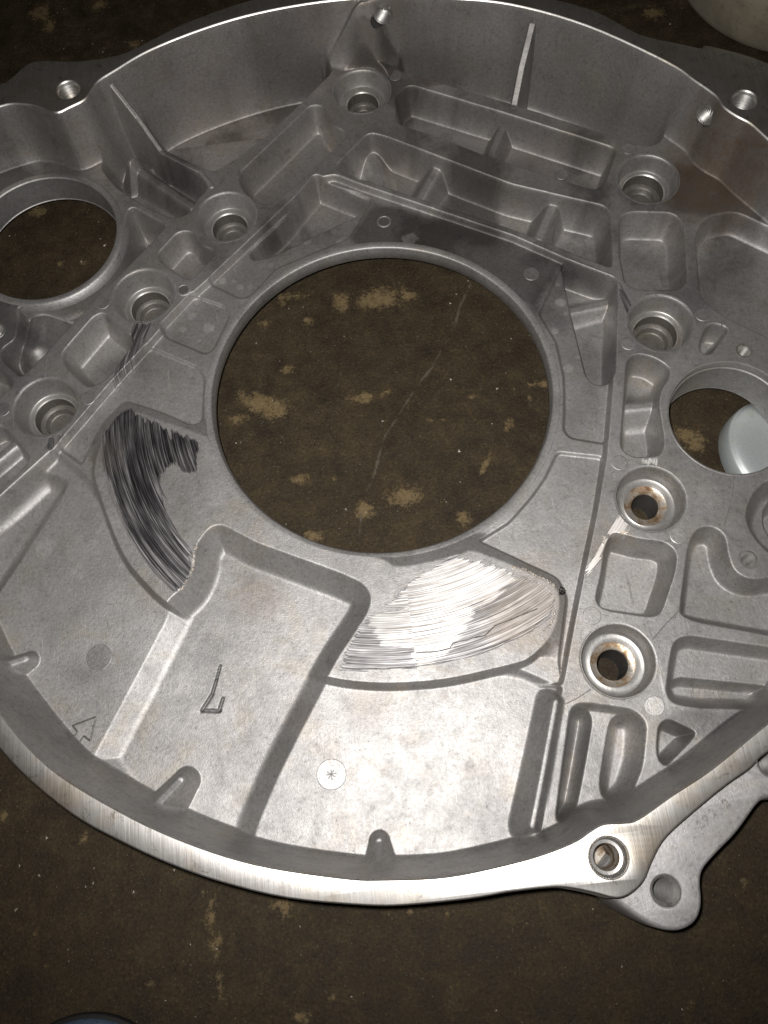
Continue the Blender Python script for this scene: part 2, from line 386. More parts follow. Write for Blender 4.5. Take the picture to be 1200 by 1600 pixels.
cut([(1030, 1133), (1043, 1123), (1087, 1143), (1083, 1153), (1040, 1197), (1030, 1187), (1027, 1167)], -.009, w=0.0025, rad=.003, name='pocket')
cut([(1178, 768), (1200, 748), (1300, 742), (1330, 850), (1250, 880), (1203, 866), (1177, 838), (1163, 805)], -.009, w=0.0058, rad=.008, rb=.004, name='pocket')
cut([(1192, 795), (1212, 775), (1300, 770), (1320, 840), (1250, 862), (1212, 850), (1193, 825)], -.026, w=.003, rad=.008, rb=.003, ze=-.009, name='pocket')
# sunken block-shaped pad of the lower plate
REC = [(328, 824), (347, 820), (400, 848), (533, 896), (568, 912), (581, 933), (573, 960), (528, 1027), (503, 1073), (461, 1153), (430, 1215), (398, 1290), (380, 1370), (200, 1290), (136, 1186),
       (162, 1139), (257, 960), (261, 940), (288, 917), (302, 887), (306, 853)]
cut(REC, -.0085, w=.0095, rad=.004, rt=.0010, rb=.0034, name='recessed_pad', ze=D-.001)
# bead along the edge of the lower plate, tabs at the foot of the wall
ridge([(869, 1096), (846, 1220), (832, 1290)], [D+.0035, D+.0045, D+.005], .0012, 1.6, .002, name='bead')
ridge([(592, 1315), (592, 1352)], [.0035, .012], .0022, 3.0, .0012, name='tab')
ridge([(281, 1219), (240, 1262)], [.0035, .012], .0022, 3.0, .0012, name='tab')
ridge([(38, 1029), (-15, 1046)], [.0035, .012], .0022, 3.0, .0012, name='tab')
# foundry mark on the pad
MK = lab('casting_mark')
for a, b_, hw in (((344, 1040), (338, 1062), .0004), ((338, 1062), (331, 1085), .0006), ((331, 1085), (316, 1109), .0009), ((315, 1110), (343, 1111), .0008), ((342, 1111), (348, 1091), .0007)):
    P = ats([a, b_], -.0085); b = box(P, .004); d, _ = seg(P, [0, 0], GX[b], GY[b])
    H[b] = np.minimum(H[b], -.0085-.0014*np.clip(1.3-d/hw, 0, 1)+.0002); LAB[b][d < hw*1.3] = MK
# deep gaps between the bolt deck and the wall
cut([(255, 232), (318, 262), (335, 267), (368, 247), (415, 212), (473, 157), (517, 113), (500, 60), (300, 60), (170, 110)], GAP, w=.004, rad=.003, rt=.002, rb=.004, name='gap_floor')
cut([(622, 108), (700, 132), (790, 158), (812, 165), (1010, 228), (1030, 222), (1040, 200), (1010, 100), (700, 20), (640, 40)], GAP, w=.0035, rad=.004, rt=.002, rb=.004, name='gap_floor')
# channels beside the starter hole
cut([(253, 243), (308, 271), (326, 293), (305, 314), (297, 333), (270, 342), (228, 322), (182, 293), (158, 264), (175, 200), (200, 180)], -.016, w=.0042, rad=.004, rb=.004, name='channel')
ridge([(206, 250), (218, 266), (300, 322)], [.004, -.003, -.006], .0026, 2.2, .003, name='rib')
cut([(26, 480), (30, 500), (25, 530), (2, 545), (2, 562), (33, 590), (74, 548), (110, 508), (215, 400), (257, 357), (256, 350), (208, 323), (198, 330), (194, 365), (187, 397), (168, 424), (133, 447), (86, 466), (45, 478)], -.020, w=0.0030, rad=.004, rb=.005, name='pocket')
cut([(-90, 550), (0, 574), (22, 600), (0, 621), (-90, 690)], -.011, w=0.0029, rad=.003, name='pocket')
ridge([(60, 500), (50, 540)], [-.004, -.002], .004, 1.2, .004)
# the wall of the bell
RIMPX = [(0, 167), (40, 164), (65, 169), (88, 177), (110, 168), (133, 156), (144, 141), (155, 127), (180, 111), (233, 80), (315, 47), (400, 22), (500, 4), (600, -4), (700, -2), (800, 8), (917, 41), (1040, 97),
         (1085, 127), (1117, 150), (1130, 168), (1150, 182), (1172, 194), (1200, 219), (1290, 300), (1350, 430), (1385, 620), (1375, 800), (1330, 980), (1270, 1080), (1200, 1129), (1113, 1200), (1050, 1242), (997, 1279), (973, 1285), (943, 1287),
         (922, 1298), (900, 1313), (860, 1330), (800, 1348), (700, 1369), (600, 1374), (533, 1371), (400, 1350), (290, 1315), (187, 1267), (77, 1198), (0, 1114), (-70, 1010), (-120, 880), (-145, 740), (-160, 600), (-175, 450), (-150, 300), (-90, 205)]
RIM = catmull(ats(RIMPX, HR_), 5)
dr = sdf(RIM, GX, GY)
base = H.copy()
rise = soft(dr+DRAFT*(HR_-base), .0045)/DRAFT
H = np.minimum(base+rise, HR_)
WALL = lab('bell_wall')
LAB[(rise > .0015) & (names.index('tab') >= 0)] = WALL
# ribs standing on the wall
ridge([(832, 36), (815, 105), (803, 166)], [.036, .020, .004], .0023, 22.0, .0015, name='rib')
ridge([(174, 131), (214, 182), (252, 236), (312, 267), (330, 290)], [.038, .022, .010, .0065, .0045], .0017, 12.0, .0015, name='rib')
ridge([(572, 3), (582, 100)], [.0405, .008], .0055, 1.7, .012)
H = np.minimum(H, HR_)
for x, y in SOCKETS:                              # a flat pad round every bolt socket
    q = np.hypot(GX-x, GY-y); t = np.clip((.0202-q)/.0018, 0, 1); t = t*t*(3-2*t); H = H*(1-t)+D*t

# small-scale unevenness of a casting
H += (vnoise(GX, GY, .011, 1)-.5)*.00016+(vnoise(GX, GY, .0035, 2)-.5)*.00006
H = np.minimum(H, HR_)

# ------------------------------------------------------------------ holes through the casting
BORE = (0., 0., .0935)
hr = fitcircle(ats([(1045, 638), (1050, 667), (1073, 707), (1100, 725), (1145, 740), (1175, 737), (1200, 727), (1047, 627), (1067, 597), (1100, 572), (1133, 567), (1167, 572), (1200, 587)], D))
hl = fitcircle(ats([(0, 310), (43, 287), (90, 280), (140, 293), (173, 320), (182, 367), (178, 400), (160, 420), (130, 437), (83, 457), (33, 467), (0, 465)], D))
print('right hole', hr, 'starter hole', hl)
TAPS = [(1163, 548, .0034), (1170, 873, .0040), (-6, 517, .0040)]           # tapped holes in the deck
holes = [BORE]+[(x, y, .0170) for x, y in SOCKETS]+[(hr[0], hr[1], hr[2]+.001), (hl[0], hl[1], hl[2]+.001)]
holes += [(*at(x, y, D)[:2], r) for x, y, r in TAPS]
dh = np.full(GX.shape, 1e9); ncx = np.zeros(GX.shape); ncy = np.zeros(GX.shape)
for x, y, r in holes:
    rr_ = np.hypot(GX-x, GY-y); d = rr_-r; m = d < dh
    dh = np.where(m, d, dh); ncx = np.where(m, (GX-x)/np.maximum(rr_, 1e-9), ncx); ncy = np.where(m, (GY-y)/np.maximum(rr_, 1e-9), ncy)

# colour, wear, and painted glint and shade carried by the surface
TONE = np.ones(GX.shape); TAN = np.zeros(GX.shape); SCAR = np.full(GX.shape, -.02); BARE_GLINT = np.zeros(GX.shape)
def spot(px, py, r, f, z=HUB, soft_=.0008, arr=None):
    c = at(px, py, z)[:2]; P = np.array([c-r, c+r]); b = box(P, .004); x, y = GX[b], GY[b]
    if not x.size: return
    d = np.hypot(x-c[0], y-c[1])*(1+.5*(vnoise(x, y, .0025, int(px))-.5)); t = np.clip((r-d)/soft_+.5, 0, 1)
    A = TONE if arr is None else arr
    A[b] = A[b]*(1-t)+f*t
def scar(pts, bare_glint, z=D):
    P = ats(pts, z); b = box(P, .015); x, y = GX[b], GY[b]
    s = -sdf(P, x, y); m = s > SCAR[b]; SCAR[b] = np.where(m, s, SCAR[b]); BARE_GLINT[b] = np.where(m & (s > -.006), bare_glint, BARE_GLINT[b])
scar([(160, 680), (185, 645), (203, 637), (216, 648), (250, 663), (283, 677), (312, 690), (306, 735), (297, 738), (266, 726), (252, 740), (256, 775), (266, 805), (285, 822), (305, 848), (300, 893), (282, 922), (266, 922), (233, 887), (200, 832), (175, 768), (160, 720)], .0)
scar([(532, 1046), (545, 1012), (566, 974), (592, 958), (640, 910), (710, 868), (760, 881), (800, 893), (850, 915), (868, 935), (860, 962), (833, 986), (800, 1002), (733, 1026), (640, 1045), (560, 1049)], .10)
zone = -sdf(ats([(650, 900), (613, 943), (580, 965), (586, 990), (600, 1005), (645, 1008), (655, 1038), (700, 1020), (735, 966), (737, 945), (765, 935), (805, 900), (720, 872)], D), GX, GY)  # flash glint painted as paler metal in this zone of the scar
BARE_GLINT = np.where(zone > -.002, np.clip(.10+.75*(.5+.5*zone/.0015+2.0*(vnoise(np.hypot(GX, GY), np.arctan2(GX, GY)*.02, .0012, 12)-.5)), .10, .50), BARE_GLINT)
scar([(209, 503), (236, 503), (228, 530), (200, 572), (176, 599), (179, 583)], .1)
scar([(74, 683), (100, 678), (78, 706), (70, 700)], .1)
scar([(968, 800), (983, 820), (976, 836), (948, 837), (942, 873), (914, 909), (918, 888), (953, 820)], 1.0)
scar([(1001, 718), (1024, 716), (1026, 726), (1002, 729)], 1.0)
scar([(968, 440), (990, 478), (983, 503), (970, 470)], .1)
# smoother oily band of the hub plate at the top
hubtop = -sdf(ats([(583, 315), (800, 372), (955, 440), (870, 420), (838, 490), (800, 462), (740, 420), (650, 390), (560, 388), (550, 372)], HUB), GX, GY)
t = np.clip(hubtop/.004+.6+1.2*(vnoise(GX, GY, .01, 8)-.5), 0, 1); TONE *= 1-.50*t
TAN += .22*np.clip((GY-.02)/.12, 0, 1)*(.4+1.2*vnoise(GX, GY, .03, 21))*np.clip(1.3-np.abs(GX)/.3, .4, 1)
for q in [(640, 374, .0042, 1.35), (347, 438, .002, 1.4), (365, 436, .0016, 1.3), (375, 447, .0016, 1.35), (391, 446, .0013, 1.3), (380, 470, .0025, 1.25), (325, 512, .0028, 1.4), (286, 513, .0020, 1.3), (299, 492, .0022, 1.3), (310, 530, .0012, 1.25),
          (875, 470, .0028, 1.6), (873, 442, .0014, 1.5), (885, 487, .001, 1.5), (868, 515, .0018, 1.5), (905, 555, .0012, 1.3), (889, 574, .0022, 1.35), (705, 385, .006, .55), (720, 383, .0045, .6), (423, 413, .0018, 1.3), (530, 376, .0016, 1.5), (480, 375, .002, 1.4), (544, 342, .001, 1.5), (521, 360, .0016, 1.4)]:
    spot(*q)
for q in [(70, 856, .005, 1.2), (125, 895, .004, 1.1), (148, 857, .004, 1.08), (45, 930, .005, 1.08)]: spot(*q, z=FAN)
for q in [(340, 985, .006, 1.06), (318, 1010, .005, 1.05), (298, 1070, .0062, 1.1)]: spot(*q, z=-.0085)
fbm = sum(vnoise(GX+.013*k*k, GY-.02*k, .034/1.9**k, 30+k)*.55**k for k in range(6))/sum(.55**k for k in range(6))
grime = np.clip((fbm-.50)*6, 0, 1)*np.clip((GY+.06)/.16, .22, 1)
def smudge(px, py, rx, ry, f, z=D):
    global grime
    c = at(px, py, z)[:2]; ax = np.linalg.norm(at(px+rx, py, z)[:2]-c); ay = np.linalg.norm(at(px, py+ry, z)[:2]-c)
    q = np.hypot((GX-c[0])/ax, (GY-c[1])/ay); grime = np.maximum(grime, f*np.clip(1.5-q*1.3+(fbm-.5)*4, 0, 1))
for q in [(930, 150, 70, 45, .8, .02), (1000, 190, 40, 25, .9, .015), (760, 110, 60, 40, .5, .02), (590, 70, 35, 40, .7, .02), (520, 140, 25, 25, .5), (1010, 400, 40, 35, .5, -.012), (1140, 430, 45, 45, .5, -.008), (440, 370, 40, 25, .5, -.012), (600, 255, 40, 25, .6, -.015),
          (90, 230, 60, 40, .6, .02), (930, 560, 25, 30, .4, -.012), (820, 260, 60, 25, .35, -.014), (180, 250, 40, 50, .6), (1080, 1130, 60, 25, .7), (1180, 1120, 60, 25, .7, .01), (890, 1290, 50, 25, .6, .01), (925, 1180, 15, 60, .4, -.01), (130, 1050, 40, 30, .25, FAN), (400, 900, 60, 25, .15, -.008)]: smudge(*q)
TONE *= 1-.55*np.clip(grime, 0, 1)*np.where(rise > .002, .55, 1)
for a, b_ in (((344, 1040), (338, 1062)), ((338, 1062), (331, 1085)), ((331, 1085), (316, 1109)), ((315, 1110), (343, 1111)), ((342, 1111), (348, 1091))):   # groove shade of the engraved mark, painted into the tone
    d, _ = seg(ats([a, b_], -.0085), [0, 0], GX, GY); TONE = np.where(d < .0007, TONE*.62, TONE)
arc = np.hypot(GX-at(128, 1005, FAN)[0], GY-at(128, 1005, FAN)[1]); TONE *= 1-.16*np.clip(1-np.abs(arc-.016)/.008, 0, 1)*np.clip(vnoise(GX, GY, .006, 9)*1.6-.3, 0, 1)
for q, r in (((1100, 270), .022), ((1085, 300), .018), ((1140, 305), .014)): spot(*q, r, .8, z=D, soft_=.02, arr=TAN)
for q, r in (((470, 1110), .006), ((860, 985), .010), ((575, 1100), .008), ((165, 720), .008), ((400, 930), .012), ((850, 1000), .009), ((240, 930), .008), ((835, 915), .012), ((855, 940), .008), ((800, 975), .012), ((935, 860), .010)): spot(*q, r, .38, z=FAN, soft_=.012, arr=TAN)

def hit(px, py, z0=.045):
    """first point of the casting surface on the line of sight"""
    z = z0
    while z > -.03:
        p = at(px, py, z); i = int((p[0]-X0)/DX); j = int((p[1]-Y0)/DX)
        if 0 <= i < len(gx) and 0 <= j < len(gy) and H[j, i] >= z and dr[j, i] < 0: return np.array(p)
        z -= .0003
    return np.array(at(px, py, 0))
RADIAL = []
for px, py, r, tw in ((597, 24, .0050, .35), (1103, 180, .0052, -.1)):
    k = hit(px, py); a = math.atan2(k[1], k[0])-tw; RADIAL.append((k, (math.cos(a), math.sin(a), .0), r))

# ------------------------------------------------------------------ casting mesh, split into parts
housing = thing('flywheel_housing', 'large grey cast aluminium flywheel housing with round bore, lying on stained floor', 'engine part')

def build_casting():
    global GX, GY, H
    ny, nx = GX.shape
    inside = (dr < 0) & (dh > 0)
    # drop the outline onto the exact rim and hole curves
    gyy, gxx = np.gradient(dr, DX); gl = np.maximum(np.hypot(gxx, gyy), 1e-6)
    Xs, Ys, Zs = GX.copy(), GY.copy(), H.copy()
    hy, hx = np.gradient(H, DX)
    N = np.stack([-hx, -hy, np.ones_like(hx)], -1)
    m = dr >= 0
    Xs = np.where(m, GX-dr*gxx/gl, Xs); Ys = np.where(m, GY-dr*gyy/gl, Ys); Zs = np.where(m, HR_, Zs)
    N[m] = np.stack([-gxx, -gyy, np.full_like(gxx, .3)], -1)[m]
    m = (dh <= 0) & (dr < 0)
    Xs = np.where(m, GX-dh*ncx, Xs); Ys = np.where(m, GY-dh*ncy, Ys)
    N /= np.linalg.norm(N, axis=-1, keepdims=True)
    any_in = inside[:-1, :-1] | inside[1:, :-1] | inside[:-1, 1:] | inside[1:, 1:]
    near = (np.abs(dr[:-1, :-1]) < .002) | (dr[:-1, :-1] < 0)
    J, I = np.nonzero(any_in & near)
    idx = np.arange(ny*nx).reshape(ny, nx)
    F = np.stack([idx[J, I], idx[J, I+1], idx[J+1, I+1], idx[J+1, I]], 1)
    L = LAB[J, I]
    C = np.stack([Xs, Ys, Zs], -1).reshape(-1, 3)[F].mean(1); keep = np.ones(len(F), bool)
    for k, ax, r in RADIAL:
        v = C-k; t = v @ np.array(ax); keep &= ~((np.linalg.norm(v-t[:, None]*np.array(ax), axis=1) < r*.98) & (np.abs(t) < .008))
    F = F[keep]; L = L[keep]
    V = np.stack([Xs, Ys, Zs], -1).reshape(-1, 3); NN = N.reshape(-1, 3)
    T = {'tone': TONE.ravel(), 'tan': TAN.ravel(), 'scar': SCAR.ravel(), 'bare_glint': BARE_GLINT.ravel()}
    for l in np.unique(L):
        f = F[L == l]
        if len(f) < 25: continue
        u, inv = np.unique(f, return_inverse=True); f2 = inv.reshape(f.shape)
        me = bpy.data.meshes.new(names[l])
        me.vertices.add(len(u)); me.vertices.foreach_set('co', V[u].ravel().astype(np.float32))
        me.loops.add(f2.size); me.loops.foreach_set('vertex_index', f2.ravel().astype(np.int32))
        me.polygons.add(len(f2)); me.polygons.foreach_set('loop_start', np.arange(0, f2.size, 4, dtype=np.int32))
        me.update(calc_edges=True)
        me.shade_smooth()
        me.normals_split_custom_set_from_vertices(NN[u].tolist())
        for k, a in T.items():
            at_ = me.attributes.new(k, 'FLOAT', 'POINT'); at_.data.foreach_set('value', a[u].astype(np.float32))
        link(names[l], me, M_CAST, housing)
build_casting()

# ------------------------------------------------------------------ turned details of the casting
def part(name, V, F, m, parent=housing, smooth=True, auto=None):
    o = link(name, mesh(name, V, F, smooth), m, parent)
    if auto: autosmooth(o, auto)
    return o
# crank bore lip
lip = [(.0946, -.0014), (.0943, -.0002), (.0940, .0002), (.0908, .0002), (.0903, -.0001), (.0899, -.0010), (.0897, -.0022), (.0893, -.0030), (.0893, -.0080), (.0900, -.0088), (.097, -.0092)]
part('bore_lip', *lathe(lip, 0, 0, 220), M_PART, auto=50)
# bolt sockets
def threads(r, z0, z1, pitch, depth, taper=.0):
    p = []; z = z0; R0 = r
    while z > z1:
        r = max(R0*.45, R0-(z0-z)*taper); p += [(r, z), (r-depth, z-pitch*.5)]; z -= pitch
    p.append((r, z1)); return p
for i, (x, y) in enumerate(SOCKETS):
    hole = [.0096, .0118, .0118, .0068, .0074, .0114, .0110, .0103][i]
    seat = D-[.010, .010, .0115, .0105, .0110, .0125, .0125, .010][i]
    rs = [.0142, .0144, .0146, .0146, .0148, .0142, .0140, .0140][i]
    prof = [(.0184, D-.0005), (.0181, D+.0001), (.0174, D+.0001), (.0169, D-.0003), (.0165, D-.0010), (.0162, D-.002), (rs+.0006, seat+.0014), (rs+.0002, seat+.0004), (rs, seat)]
    o = part('bolt_socket', *lathe(prof, x, y, 64), M_PART, auto=60)
    if i in (3, 4):
        rg = .0107
        part('bolt_seat', *lathe([(rs, seat), (rs-.0004, seat-.0003), (rg+.0004, seat-.0003), (rg, seat-.0001)], x, y, 64), M_SOCK, o, auto=40)
        part('seat_face', *lathe([(rg, seat-.0001), (rg-.0006, seat-.0004), (hole+.0008, seat-.0006), (hole, seat-.0014)], x, y, 64), M_RUST, o, auto=40)
        hp = threads(hole, seat-.0014, seat-.022, .0015, .0003); mh = M_HOLE
    else:
        part('bolt_seat', *lathe([(rs, seat), (rs-.0004, seat-.0003), (hole+.0006, seat-.0004), (hole, seat-.0010)], x, y, 64), M_SOCK, o, auto=40)
        hp = [(hole, seat-.001), (hole-.0003, seat-.0075), (hole*.80, seat-.0080), (hole*.74, seat-.0086), (hole*.70, seat-.0112), (hole*.62, seat-.0118), (hole*.3, seat-.0112), (.0001, seat-.0110)]; mh = M_HOLE
    part('bolt_hole', *lathe(hp, x, y, 48), mh, o, auto=50)
    part('boss', *lathe([(.0150, -.018), (.0150, FLOOR)], x, y, 40), M_PART, o)
# big holes beside the bore
c = hr; prof = [(c[2]+.002, D-.0003), (c[2]+.0012, D+.0002), (c[2]+.0004, D), (c[2], D-.0008), (c[2]-.0002, D-.004), (c[2]-.0008, D-.0045), (c[2]-.0012, D-.024), (c[2]-.0016, D-.0245), (c[2]+.006, D-.025)]
part('bore_sleeve', *lathe(prof, c[0], c[1], 110), M_SLEEVE, auto=40)
c = hl; prof = [(c[2]+.006, D-.004), (c[2]+.0042, D+.0001), (c[2]+.0030, D+.0008), (c[2]+.0006, D+.0008), (c[2], D+.0002), (c[2]-.0006, D-.016), (c[2]-.0010, D-.0164), (c[2]+.005, D-.0168)]
part('starter_collar', *lathe(prof, c[0], c[1], 120), M_PART, auto=40)
# tapped holes in the deck
for px, py, r in TAPS:
    x, y = at(px, py, D)[:2]
    prof = [(r*1.35, D-.0003), (r*1.25, D+.00015), (r*1.02, D+.0001), (r*.98, D-.0006)]+threads(r*.95, D-.0008, D-.026, .0012, .0005, .10)
    part('tapped_hole', *lathe(prof, x, y, 36), M_THREAD, auto=15)
# ejector pin marks: discs a hair proud of the skin
PINS = [(925, 962, .0043, D, 1.0), (1060, 837, .0041, D, 1.5), (1023, 1103, .0045, D, 1.4), (1098, 492, .0040, D, 1.0), (982, 537, .0038, D, 1.0), (968, 723, .0040, D, .95), (830, 428, .0043, HUB, .75), (160, 473, .0042, D, .95), (138, 622, .0040, D, 1.0),
        (617, 118, .0042, D, .7), (982, 233, .0038, D, .9), (155, 1027, .0062, FAN, .75), (518, 1210, .0068, FAN, 1.05), (4, 640, .0040, D, .8), (697, 214, .0036, -.0115, .9), (877, 273, .0038, -.0115, .9)]
pinm = {}
for px, py, r, z, b in PINS:
    if b not in pinm: pinm[b] = simple_cast('pin_mark_%02d' % int(b*10), (b, b, b), .78, .44 if b > 1.3 else .52)
    x, y = at(px, py, z)[:2]; n = 40
    prof = [(r+.0001, z-.0003), (r, z+.00012), (r-.00025, z+.00026), (r*.6, z+.00027), (.00005, z+.00027)]
    part('ejector_mark', *lathe(prof, x, y, n), pinm[b], auto=18)
for px, py, r, z in ((600, 346, .0032, HUB), (287, 453, .0030, D)):
    x, y = at(px, py, z)[:2]
    part('blind_hole', *lathe([(r+.0012, z-.0002), (r+.0004, z+.0003), (r, z+.0003), (r-.0003, z-.0002)], x, y, 32), M_PART)
    part('blind_hole', *lathe([(r-.0003, z+.00032), (.0001, z+.00034)], x, y, 32), M_HOLE)
# stamped centre of the bright ejector mark
# arrow cast into the lower plate
def tube(pts, z, r, n=6, closed=False):
    P = [np.array([*at(x, y, z)[:2], z]) for x, y in pts]
    V = []; F = []
    for i, p in enumerate(P):
        a = P[max(i-1, 0)]; b = P[min(i+1, len(P)-1)]; d = (b-a)/max(np.linalg.norm(b-a), 1e-9); s = np.array([-d[1], d[0], 0])
        for k in range(n): t = 2*math.pi*k/n; V.append(p+s*r*math.cos(t)+np.array([0, 0, r*math.sin(t)]))
    for i in range(len(P)-1):
        for k in range(n): F.append((i*n+k, i*n+(k+1) % n, (i+1)*n+(k+1) % n, (i+1)*n+k))
    return V, F
V = []; F = []
for pl in ([(110, 1158), (121, 1143), (113, 1134), (150, 1120), (141, 1158), (131, 1150), (122, 1163)],):
    for a, b_ in zip(pl, pl[1:]):
        v, f = tube([a, b_], FAN+.0001, .00042); o_ = len(V); V += v; F += [tuple(i+o_ for i in q) for q in f]
part('cast_arrow', V, F, M_HOLE)
for a, b_ in (((511, 1206), (524, 1214)), ((522, 1203), (513, 1217)), ((510, 1211), (526, 1208)), ((517, 1202), (519, 1219))):
    v, f = tube([a, b_], FAN+.0003, .00026); part('stamped_stroke', v, f, M_PART)

def line(name, pts, z, r, m):
    V, F = tube(pts, z, r, 5); part(name, V, F, m)
line('scratch', [(650, 1020), (683, 1018), (703, 1013), (708, 1005), (730, 1000), (738, 997), (758, 993), (773, 978), (800, 967), (840, 951)], D+.0001, .00032, M_HOLE)
for pl in ([(1147, 743), (1143, 775), (1131, 822)], [(1060, 955), (1040, 975), (1019, 1000)], [(923, 1077), (900, 1092), (879, 1102)], [(76, 550), (71, 575), (68, 592)], [(1124, 494), (1135, 535)]):
    line('parting_line', pl, D, .00030, M_PART)
rs = np.random.RandomState(5); V = []; F = []
for pl in ([(306, 853), (303, 872), (301, 890), (292, 908), (283, 922)], [(800, 886), (818, 889), (835, 898), (852, 905), (866, 915)], [(868, 950), (862, 972), (848, 985)], [(945, 838), (943, 850)], [(970, 834), (982, 833)]):
    P = catmull(ats(pl, D), 12, False)
    for c in P:
        for _ in range(2):
            sz = .00045*(.6+rs.rand()); q = np.array([[1.2, 0, -.4], [-.6, .8, -.4], [-.7, -.7, -.4], [.1, .1, .9]])*sz*rs.uniform(.6, 1.3, (4, 3)); a = rs.rand()*6.28
            R_ = np.array([[math.cos(a), -math.sin(a), 0], [math.sin(a), math.cos(a), 0], [0, 0, 1]]); q = (R_ @ q.T).T+np.array([c[0]+rs.normal()*.0003, c[1]+rs.normal()*.0003, D+.0002])
            o_ = len(V); V += q.tolist(); F += [(o_, o_+1, o_+3), (o_+1, o_+2, o_+3), (o_+2, o_, o_+3)]
o = part('burr', V, F, M_MACH, smooth=False); o['kind'] = 'stuff'
V = []; F = []
for _ in range(16):
    c = at(876+rs.normal()*3, 925+rs.normal()*3.5, D)[:2]; sz = .0007*(.6+rs.rand())
    q = np.array([[1.2, 0, -.4], [-.6, .8, -.4], [-.7, -.7, -.4], [.1, .1, .9]])*sz*rs.uniform(.6, 1.3, (4, 3))+np.array([c[0], c[1], D])
    o_ = len(V); V += q.tolist(); F += [(o_, o_+1, o_+3), (o_+1, o_+2, o_+3), (o_+2, o_, o_+3)]
mb, nt, b = mat('black_sludge'); b.inputs['Base Color'].default_value = (.012, .010, .008, 1); b.inputs['Roughness'].default_value = .6
part('sludge', V, F, mb, smooth=False)

# ------------------------------------------------------------------ flange face round the bell
OUTPX = [(-90, 190), (-40, 150), (10, 130), (43, 103), (67, 97), (120, 98), (177, 90), (207, 80), (250, 58), (300, 34), (400, 0), (500, -20), (600, -28), (700, -26), (800, -13), (920, 16), (997, 55), (1060, 70), (1098, 78), (1108, 74), (1197, 100), (1300, 160), (1390, 300), (1440, 480),
         (1460, 650), (1450, 850), (1400, 1010), (1300, 1110), (1200, 1170), (1168, 1199), (1138, 1220), (1100, 1250), (1040, 1303), (1017, 1340), (1003, 1373), (983, 1393), (963, 1400), (933, 1393), (900, 1386), (867, 1383), (800, 1390), (733, 1401), (633, 1411), (567, 1411), (450, 1400), (350, 1376), (267, 1347), (187, 1310), (113, 1268), (32, 1200), (-30, 1125),
         (-110, 1010), (-165, 880), (-190, 740), (-205, 600), (-220, 440), (-195, 290)]
OUT = catmull(ats(OUTPX, HR_), 4)
def orient(P, ccw=True):
    a = (P[:, 0]*np.roll(P[:, 1], -1)-np.roll(P[:, 0], -1)*P[:, 1]).sum()
    return P if (a > 0) == ccw else P[::-1]
def offset(P, d):
    T = np.roll(P, -1, 0)-np.roll(P, 1, 0); T /= np.linalg.norm(T, axis=1, keepdims=True)
    return P+d*np.stack([T[:, 1], -T[:, 0]], 1)
def circ(x, y, r, n=40): a = np.arange(n)*2*math.pi/n; return np.stack([x+r*np.cos(a), y+r*np.sin(a)], 1)
def slab(outer, holes_, z, rings_out, m, name, parent, hole_ring=.0005):
    """flat face with rounded edges: outer polygon (ccw), holes, skirt profile [(offset, z)...]"""
    outer = orient(outer); V = []; F = []
    loops = [outer]+[orient(h, False) for h in holes_]
    polys = []
    for l in loops:
        polys.append([Vector((p[0], p[1], z)) for p in l])
    for t in tessellate_polygon(polys): F.append(tuple(t))
    for l in polys: V += [tuple(p) for p in l]
    st = 0
    for li, l in enumerate(loops):
        n = len(l); prev = list(range(st, st+n)); st += n
        prof = rings_out if li == 0 else [(hole_ring*.5, z-hole_ring*.3), (hole_ring, z-hole_ring)]
        for o_, zz in prof:
            q = offset(l, o_); i0 = len(V); V += [(p[0], p[1], zz) for p in q]; cur = list(range(i0, i0+n))
            for k in range(n): F.append((prev[k], cur[k], cur[(k+1) % n], prev[(k+1) % n]))
            prev = cur
    # consistent upward faces
    o = link(name, mesh(name, V, F), m, parent)
    bm = bmesh.new(); bm.from_mesh(o.data); bmesh.ops.recalc_face_normals(bm, faces=bm.faces)
    f = max(bm.faces, key=lambda f: f.calc_area())
    if f.normal.z < 0: bmesh.ops.reverse_faces(bm, faces=bm.faces)
    bm.to_mesh(o.data); bm.free(); autosmooth(o, 30); return o
FH = [(951, 1340, .0080), (107, 141, .0070), (1163, 157, .0070)]
fh = [(*at(x, y, HR_)[:2], r) for x, y, r in FH]
inner = offset(orient(RIM), .0006)
flange = slab(OUT, [inner]+[circ(*h) for h in fh], HR_+.0005, [(.0004, HR_+.0003), (.0008, HR_-.0004), (.0012, HR_-.006), (.002, HR_-.012), (.0035, -.018)], M_MACH, 'mounting_flange', housing, .0007)
for i, (x, y, r) in enumerate(fh):
    z = HR_
    if i == 0:
        prof = [(r+.0001, z+.0004), (r-.0012, z-.0028), (r-.0016, z-.004), (r-.0028, z-.0042)]
        o = part('flange_hole', *lathe(prof, x, y, 48), M_SOCK, auto=40)
        part('hole_wall', *lathe(threads(r-.0028, z-.0042, z-.03, .0018, .0004)+[(.0001, z-.0302)], x, y, 40), M_RUSTD, o, auto=30)
    else:
        prof = [(r+.0001, z+.0004), (r-.0009, z-.0018)]
        o = part('flange_hole', *lathe(prof, x, y, 48), M_SOCK, auto=40)
        part('thread', *lathe(threads(r-.0009, z-.0018, z-.045, .0020, .0011, .06), x, y, 40), M_THREAD, o, auto=15)
# tapped holes through the bell wall
for k, ax, r in RADIAL:
    prof = [(r*1.22, .0012), (r*1.20, -.0003), (r*1.08, -.0005), (r*.98, .0002)]+[(a, -z_) for a, z_ in threads(r*.96, -.0004, -.016, .0012, .0006)]
    part('wall_tapped_hole', *lathe(prof, 0, 0, 40, axis=(k, ax)), M_THREAD, auto=15)

